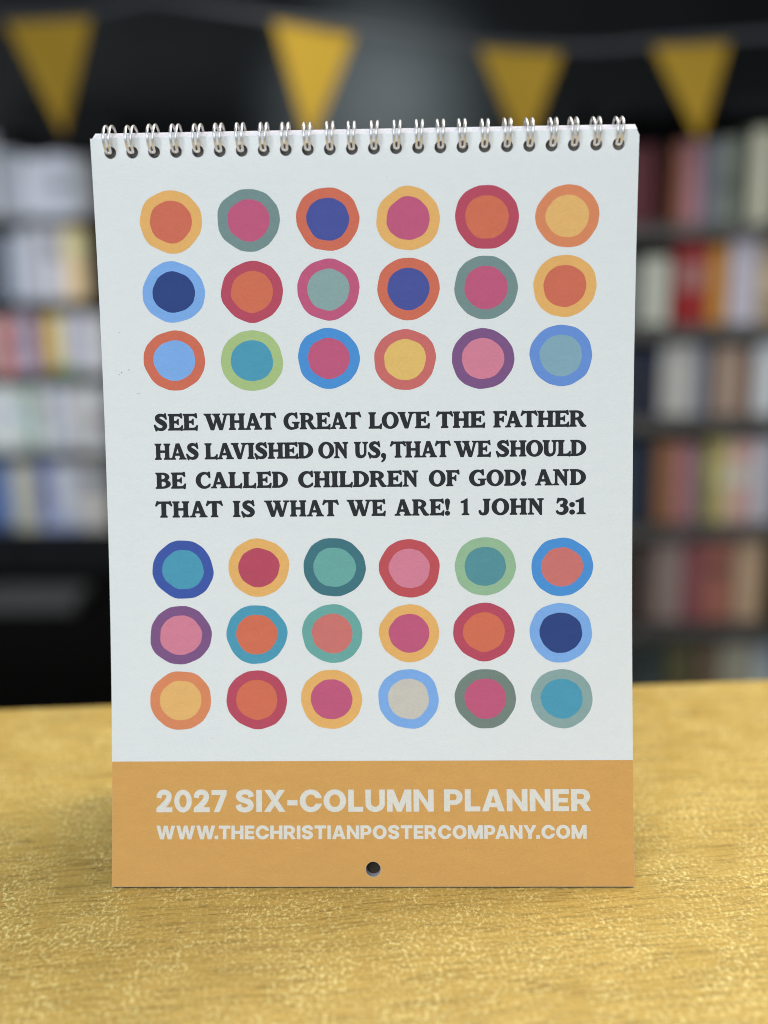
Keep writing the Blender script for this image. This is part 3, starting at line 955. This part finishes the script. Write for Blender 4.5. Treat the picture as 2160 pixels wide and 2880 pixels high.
def sans_glyphs():
    G = {}
    t = .245   # stem
    b = .205   # bar
    G['I'] = (t, [('+', rect(0, t, 0, 1))])
    G['-'] = (.46, [('+', rect(0, .46, .30, .52))])
    G['.'] = (.27, [('+', rect(0, .26, 0, .25))])
    G['L'] = (.68, [('+', rect(0, t, 0, 1)), ('+', rect(0, .68, 0, b))])
    G['T'] = (.86, [('+', rect(0, .86, 1 - b, 1)), ('+', rect(.43 - t / 2, .43 + t / 2, 0, 1))])
    G['E'] = (.71, [('+', rect(0, t, 0, 1)), ('+', rect(0, .71, 0, b)), ('+', rect(0, .71, 1 - b, 1)), ('+', rect(0, .66, .405, .595))])
    G['H'] = (.91, [('+', rect(0, t, 0, 1)), ('+', rect(.91 - t, .91, 0, 1)), ('+', rect(0, .9, .40, .605))])
    G['N'] = (.92, [('+', rect(0, .235, 0, 1)), ('+', rect(.685, .92, 0, 1)), ('+', [(0, 1), (.23, 1), (.92, 0), (.69, 0)])])
    G['M'] = (1.12, [('+', rect(0, .235, 0, 1)), ('+', rect(.885, 1.12, 0, 1)), ('+', [(0, 1), (.29, 1), (.66, 0.08), (.64, 0), (.46, 0)]), ('+', [(1.12, 1), (.83, 1), (.46, .08), (.48, 0), (.66, 0)])])
    G['A'] = (1.0, [('+', [(.345, 1), (.655, 1), (1.0, 0), (.735, 0), (.50, .76), (.265, 0), (0, 0)]), ('+', [(.20, .19), (.80, .19), (.74, .375), (.26, .375)])])
    G['W'] = (1.42, [('+', [(0, 1), (.27, 1), (.43, .36), (.575, 1), (.845, 1), (.99, .36), (1.15, 1), (1.42, 1), (1.14, 0), (.87, 0), (.71, .62), (.55, 0), (.28, 0)])])
    G['X'] = (.98, [('+', [(.02, 1), (.30, 1), (.98, 0), (.70, 0)]), ('+', [(.69, 1), (.96, 1), (.28, 0), (0, 0)])])
    G['Y'] = (.96, [('+', [(0, 1), (.275, 1), (.48, .60), (.685, 1), (.96, 1), (.605, .36), (.605, 0), (.355, 0), (.355, .36)])])
    r = lambda w, y0, y1, x, tt, bb: [('+', [(.05, y1), (x, y1)] + arc(x, (y0 + y1) / 2, w - x, (y1 - y0) / 2, 90, -90, 18) + [(.05, y0)]),
                                      ('-', [(t, y1 - bb), (x, y1 - bb)] + arc(x, (y0 + y1) / 2, w - x - tt, (y1 - y0) / 2 - bb, 90, -90, 18) + [(t, y0 + bb)])]
    G['P'] = (.82, r(.82, .30, 1, .46, .25, .195) + [('+', rect(0, t, 0, 1))])
    G['R'] = (.89, r(.84, .335, 1, .48, .25, .195) + [('+', rect(0, t, 0, 1)), ('+', [(.33, .42), (.62, .42), (.89, 0), (.61, 0)])])
    G['U'] = (.90, [('+', [(0, 1), (t, 1), (t, .38)] + arc(.45, .385, .45 - t, .185, 180, 360, 16) + [(.90 - t, .38), (.90 - t, 1), (.90, 1), (.90, .38)] + arc(.45, .385, .45, .40, 0, -180, 24) + [(0, .38)])])
    G['O'] = (1.04, [('+', circle(.52, .5, .52, 44, .515)), ('-', circle(.52, .5, .265, 36, .305))])
    G['0'] = (.92, [('+', circle(.46, .5, .46, 44, .515)), ('-', circle(.46, .5, .205, 36, .31))])
    G['C'] = (1.0, [('+', circle(.52, .5, .52, 44, .515)), ('-', circle(.52, .5, .265, 36, .305)), ('-', [(.60, .355), (1.2, .355), (1.2, .635), (.60, .635)])])
    G['7'] = (.78, [('+', [(0, 1), (.78, 1), (.78, .80), (.40, 0), (.12, 0), (.49, .79), (0, .79)])])
    G['2'] = (.83, [('+', stroke([(.125, .66, .25), (.16, .80, .245), (.30, .905, .225), (.50, .905, .225), (.645, .80, .25), (.655, .65, .26), (.55, .47, .27), (.38, .31, .27), (.22, .165, .27)])),
                    ('+', [(.0, 0), (.83, 0), (.83, .205), (.30, .205), (.10, .26), (0, .165)])])
    G['S'] = (.86, [('+', stroke([(.735, .695, .25), (.69, .82, .235), (.55, .91, .21), (.36, .91, .21), (.19, .83, .235), (.15, .70, .25), (.24, .585, .24), (.43, .515, .225), (.62, .445, .24), (.71, .31, .255), (.665, .175, .24), (.50, .09, .21), (.33, .09, .21), (.18, .17, .235), (.125, .31, .25)]))])
    return G


FAT = [0.0]
SERIF, SANS = serif_glyphs(), sans_glyphs()


def fatten(poly, d):
    """push a glyph outline outwards by d (inwards when d is negative), mitred"""
    n = len(poly)
    ar = sum(poly[i][0] * poly[(i + 1) % n][1] - poly[(i + 1) % n][0] * poly[i][1] for i in range(n))
    sg = 1 if ar > 0 else -1
    out = []
    for i in range(n):
        p, q, r = poly[i - 1], poly[i], poly[(i + 1) % n]
        a = (q[0] - p[0], q[1] - p[1]); b = (r[0] - q[0], r[1] - q[1])
        la = math.hypot(*a) or 1e-9; lb = math.hypot(*b) or 1e-9
        n1 = (a[1] / la, -a[0] / la); n2 = (b[1] / lb, -b[0] / lb)
        m = (n1[0] + n2[0], n1[1] + n2[1])
        k = max(0.7, 1 + n1[0] * n2[0] + n1[1] * n2[1])
        out.append((q[0] + sg * d * m[0] / k, q[1] + sg * d * m[1] / k))
    return out


def word_ops(word, glyphs, gap, x0, x1, y0, y1, ch=0.0):
    """glyph outlines of one word fitted between x0..x1 and base line y0..cap line y1 (mm)"""
    kern = {('A', 'T'): -.10, ('T', 'A'): -.10, ('F', 'A'): -.12, ('A', 'V'): -.14, ('L', 'A'): -.02, ('L', 'O'): -.02, ('O', 'V'): -.06, ('W', 'H'): 0, ('P', 'A'): -.10,
            ('N', 'Y'): -.02, ('A', 'N'): 0, ('W', '.'): -.14, ('.', 'T'): -.06, ('Y', '.'): -.12, ('X', '-'): -.01, ('W', 'E'): -.02, ('L', 'D'): -.02, ('T', 'H'): -.02}
    pen, placed = 0.0, []
    for i, chn in enumerate(word):
        w, ops = glyphs[chn]
        placed.append((pen, ops))
        nx = word[i + 1] if i + 1 < len(word) else None
        pen += w + (gap + kern.get((chn, nx), 0) if nx else 0)
    fat = FAT[0]
    sx = (x1 - x0) / (pen + 2 * fat)
    sy = (y1 - y0) / (1 + 2 * fat)
    out = []
    for px, ops in placed:
        ops = [(sg, fatten(po, FAT[0] if sg == '+' else -FAT[0])) for sg, po in ops]
        out.append([(sg, [((x0 + (px + x + fat) * sx) / 1000, (y0 + (y + fat) * sy) / 1000) for x, y in po]) for sg, po in ops])
    return out


def lettering(name, words, yl, yr, glyphs, gap, mat):
    """one line of print = one mesh; words = (text, x0, x1) in mm, yl / yr = (base, cap) at its ends"""
    vs, fs = [], []
    X0, X1 = words[0][1], words[-1][2]
    for wd, a, b_ in words:
        f = ((a + b_) / 2 - X0) / (X1 - X0)
        y0 = yl[0] * (1 - f) + yr[0] * f
        y1 = yl[1] * (1 - f) + yr[1] * f
        for ops in word_ops(wd, glyphs, gap, a, b_, y0, y1):
            bx = [p for _, po in ops for p in po]
            v2, f2 = fill2d(ops, hlines(min(p[0] for p in bx) - .001, max(p[0] for p in bx) + .001, min(p[1] for p in bx), max(p[1] for p in bx), 0.003))
            o_ = len(vs)
            pts = [page(x, y, 0.00008) for x, y in v2]
            vs += pts
            for t in f2:
                nn = (pts[t[1]] - pts[t[0]]).cross(pts[t[2]] - pts[t[0]])
                t = t if nn.y < 0 else t[::-1]
                fs.append(tuple(i + o_ for i in t))
    return link_mesh(name, vs, fs, mat, COVER)


FAT[0] = 0.022
lettering("verse_lettering", [('SEE', -85.34, -67.59), ('WHAT', -65.21, -36.2), ('GREAT', -33.38, -2.41), ('LOVE', 0.43, 24.83), ('THE', 27.3, 46.71), ('FATHER', 49.84, 86.67)],
          (184.34, 190.99), (184.19, 190.65), SERIF, .03, black_ink)
lettering("verse_lettering", [('HAS', -85.27, -67.3), ('LAVISHED', -65.26, -21.7), ('ON', -19.72, -7.53), ('US,', -5.44, 7.48), ('THAT', 8.95, 33.06), ('WE', 34.29, 48.98), ('SHOULD', 50.83, 86.65)],
          (172.7, 179.2), (172.61, 179.05), SERIF, .01, black_ink)
lettering("verse_lettering", [('BE', -85.34, -73.03), ('CALLED', -69.1, -32.04), ('CHILDREN', -27.96, 20.21), ('OF', 24.21, 36.54), ('GOD!', 40.19, 63.03), ('AND', 66.45, 86.6)],
          (161.06, 167.6), (161.04, 167.45), SERIF, .05, black_ink)
lettering("verse_lettering", [('THAT', -85.67, -58.38), ('IS', -54.45, -45.22), ('WHAT', -41.75, -11.82), ('WE', -8.65, 6.94), ('ARE!', 10.45, 32.7), ('1', 36.81, 40.36), ('JOHN', 43.91, 70.11), ('3:1', 74.54, 86.59)],
          (149.44, 156.0), (149.42, 155.97), SERIF, .06, black_ink)
FAT[0] = 0.012
lettering("title_lettering", [('2027', -86.96, -58.47), ('SIX-COLUMN', -54.86, 25.09), ('PLANNER', 29.28, 88.15)], (30.28, 39.16), (30.41, 39.21), SANS, .125, pale_print)
lettering("web_address_lettering", [('WWW.THECHRISTIANPOSTERCOMPANY.COM', -86.97, 86.13)], (19.37, 24.85), (19.53, 24.96), SANS, .125, pale_print)

# ------------------------------------------------------------------ wire binding: twin loops through the holes, joined along a spine behind


def tube(pts, r, n=8):
    vs, fs = [], []
    up = None
    for i, p in enumerate(pts):
        a = pts[max(0, i - 1)]; b = pts[min(len(pts) - 1, i + 1)]
        tdir = (b - a).normalized()
        if up is None:
            up = tdir.orthogonal().normalized()
        up = (up - tdir * up.dot(tdir)).normalized()
        sd = tdir.cross(up)
        for k in range(n):
            an = 2 * math.pi * k / n
            vs.append(p + up * (r * math.cos(an)) + sd * (r * math.sin(an)))
    for i in range(len(pts) - 1):
        for k in range(n):
            a, b = i * n + k, i * n + (k + 1) % n
            fs.append((a, b, b + n, a + n))
    fs.append(tuple(range(n))[::-1])
    fs.append(tuple(len(vs) - n + k for k in range(n)))
    return vs, fs


HP = page(0, HOLE_S)
EY, EZ = 0.0062, 0.0052              # half depth and half height of a loop
CEN = Vector((0, HP.y + 0.0016, HP.z + 0.0046))


def loop_pt(x, deg):                 # 0 = foremost, 90 = top, 180 = behind
    a = math.radians(deg)
    return Vector((x, CEN.y - EY * math.cos(a), CEN.z + EZ * math.sin(a)))


WR = 0.00051
spine_pts = []
loops = []
wrng = random.Random(3)
for hx, _ in HOLES:
    hx0 = hx
    jx = wrng.uniform(-.00025, .00025)
    tilt = wrng.uniform(-.03, .03)
    hgt = wrng.uniform(.985, 1.02)
    ztop = 1 + wrng.uniform(-.03, .03)
    pts = []
    for i in range(19):              # back foot -> over the top -> front -> into the hole
        deg = 232 - i * (232 + 57) / 18
        f = i / 18
        half = 0.00118 + (0.0012 * max(0, .25 - f) / .25) - 0.00040 * max(0, f - .6) / .4
        p = loop_pt(hx0 + jx - half, deg)
        pts.append(p)
    tip_c = loop_pt(hx0 + jx, -56)
    left = pts
    right = [Vector((2 * (hx0 + jx) - p.x, p.y, p.z)) for p in pts][::-1]
    tip = []
    e = left[-1]
    rr = hx0 + jx - e.x
    fw = (left[-1] - left[-2]).normalized()
    for k in range(1, 6):
        a = math.pi * k / 6
        tip.append(Vector((hx0 + jx - rr * math.cos(a), e.y, e.z)) + fw * (rr * math.sin(a)))
    loops.append([Vector((p.x + (p.z - HP.z) * tilt, p.y, HP.z + (p.z - HP.z) * hgt)) for p in left + tip + right])
# spine: short links between neighbouring loops, behind the page stack
SP = empty("wire_binding", (0, CEN.y, CEN.z))
sv, sf = [], []
for i in range(len(loops) - 1):
    a = loops[i][-1]; b = loops[i + 1][0]
    seg = [a + (b - a) * k / 4 + Vector((0, 0.0, -0.0004 * math.sin(math.pi * k / 4))) for k in range(5)]
    v, f = tube(seg, WR, 6)
    o_ = len(sv)
    sv += v
    sf += [tuple(q + o_ for q in t) for t in f]
COL.objects.unlink(SP); bpy.data.objects.remove(SP)
SPINE = link_mesh("wire_binding", sv, sf, wire_mat, CAL, smooth=True)
for pts in loops:
    # soften the polyline
    fine = []
    P = [pts[0]] + pts + [pts[-1]]
    for i in range(1, len(P) - 2):
        for k in range(3):
            t = k / 3
            p0, p1, p2, p3 = P[i - 1], P[i], P[i + 1], P[i + 2]
            fine.append(0.5 * (2 * p1 + (p2 - p0) * t + (2 * p0 - 5 * p1 + 4 * p2 - p3) * t * t + (-p0 + 3 * p1 - 3 * p2 + p3) * t ** 3))
    fine.append(pts[-1])
    v, f = tube(fine, WR, 8)
    link_mesh("wire_loop", v, f, wire_mat, SPINE, smooth=True)
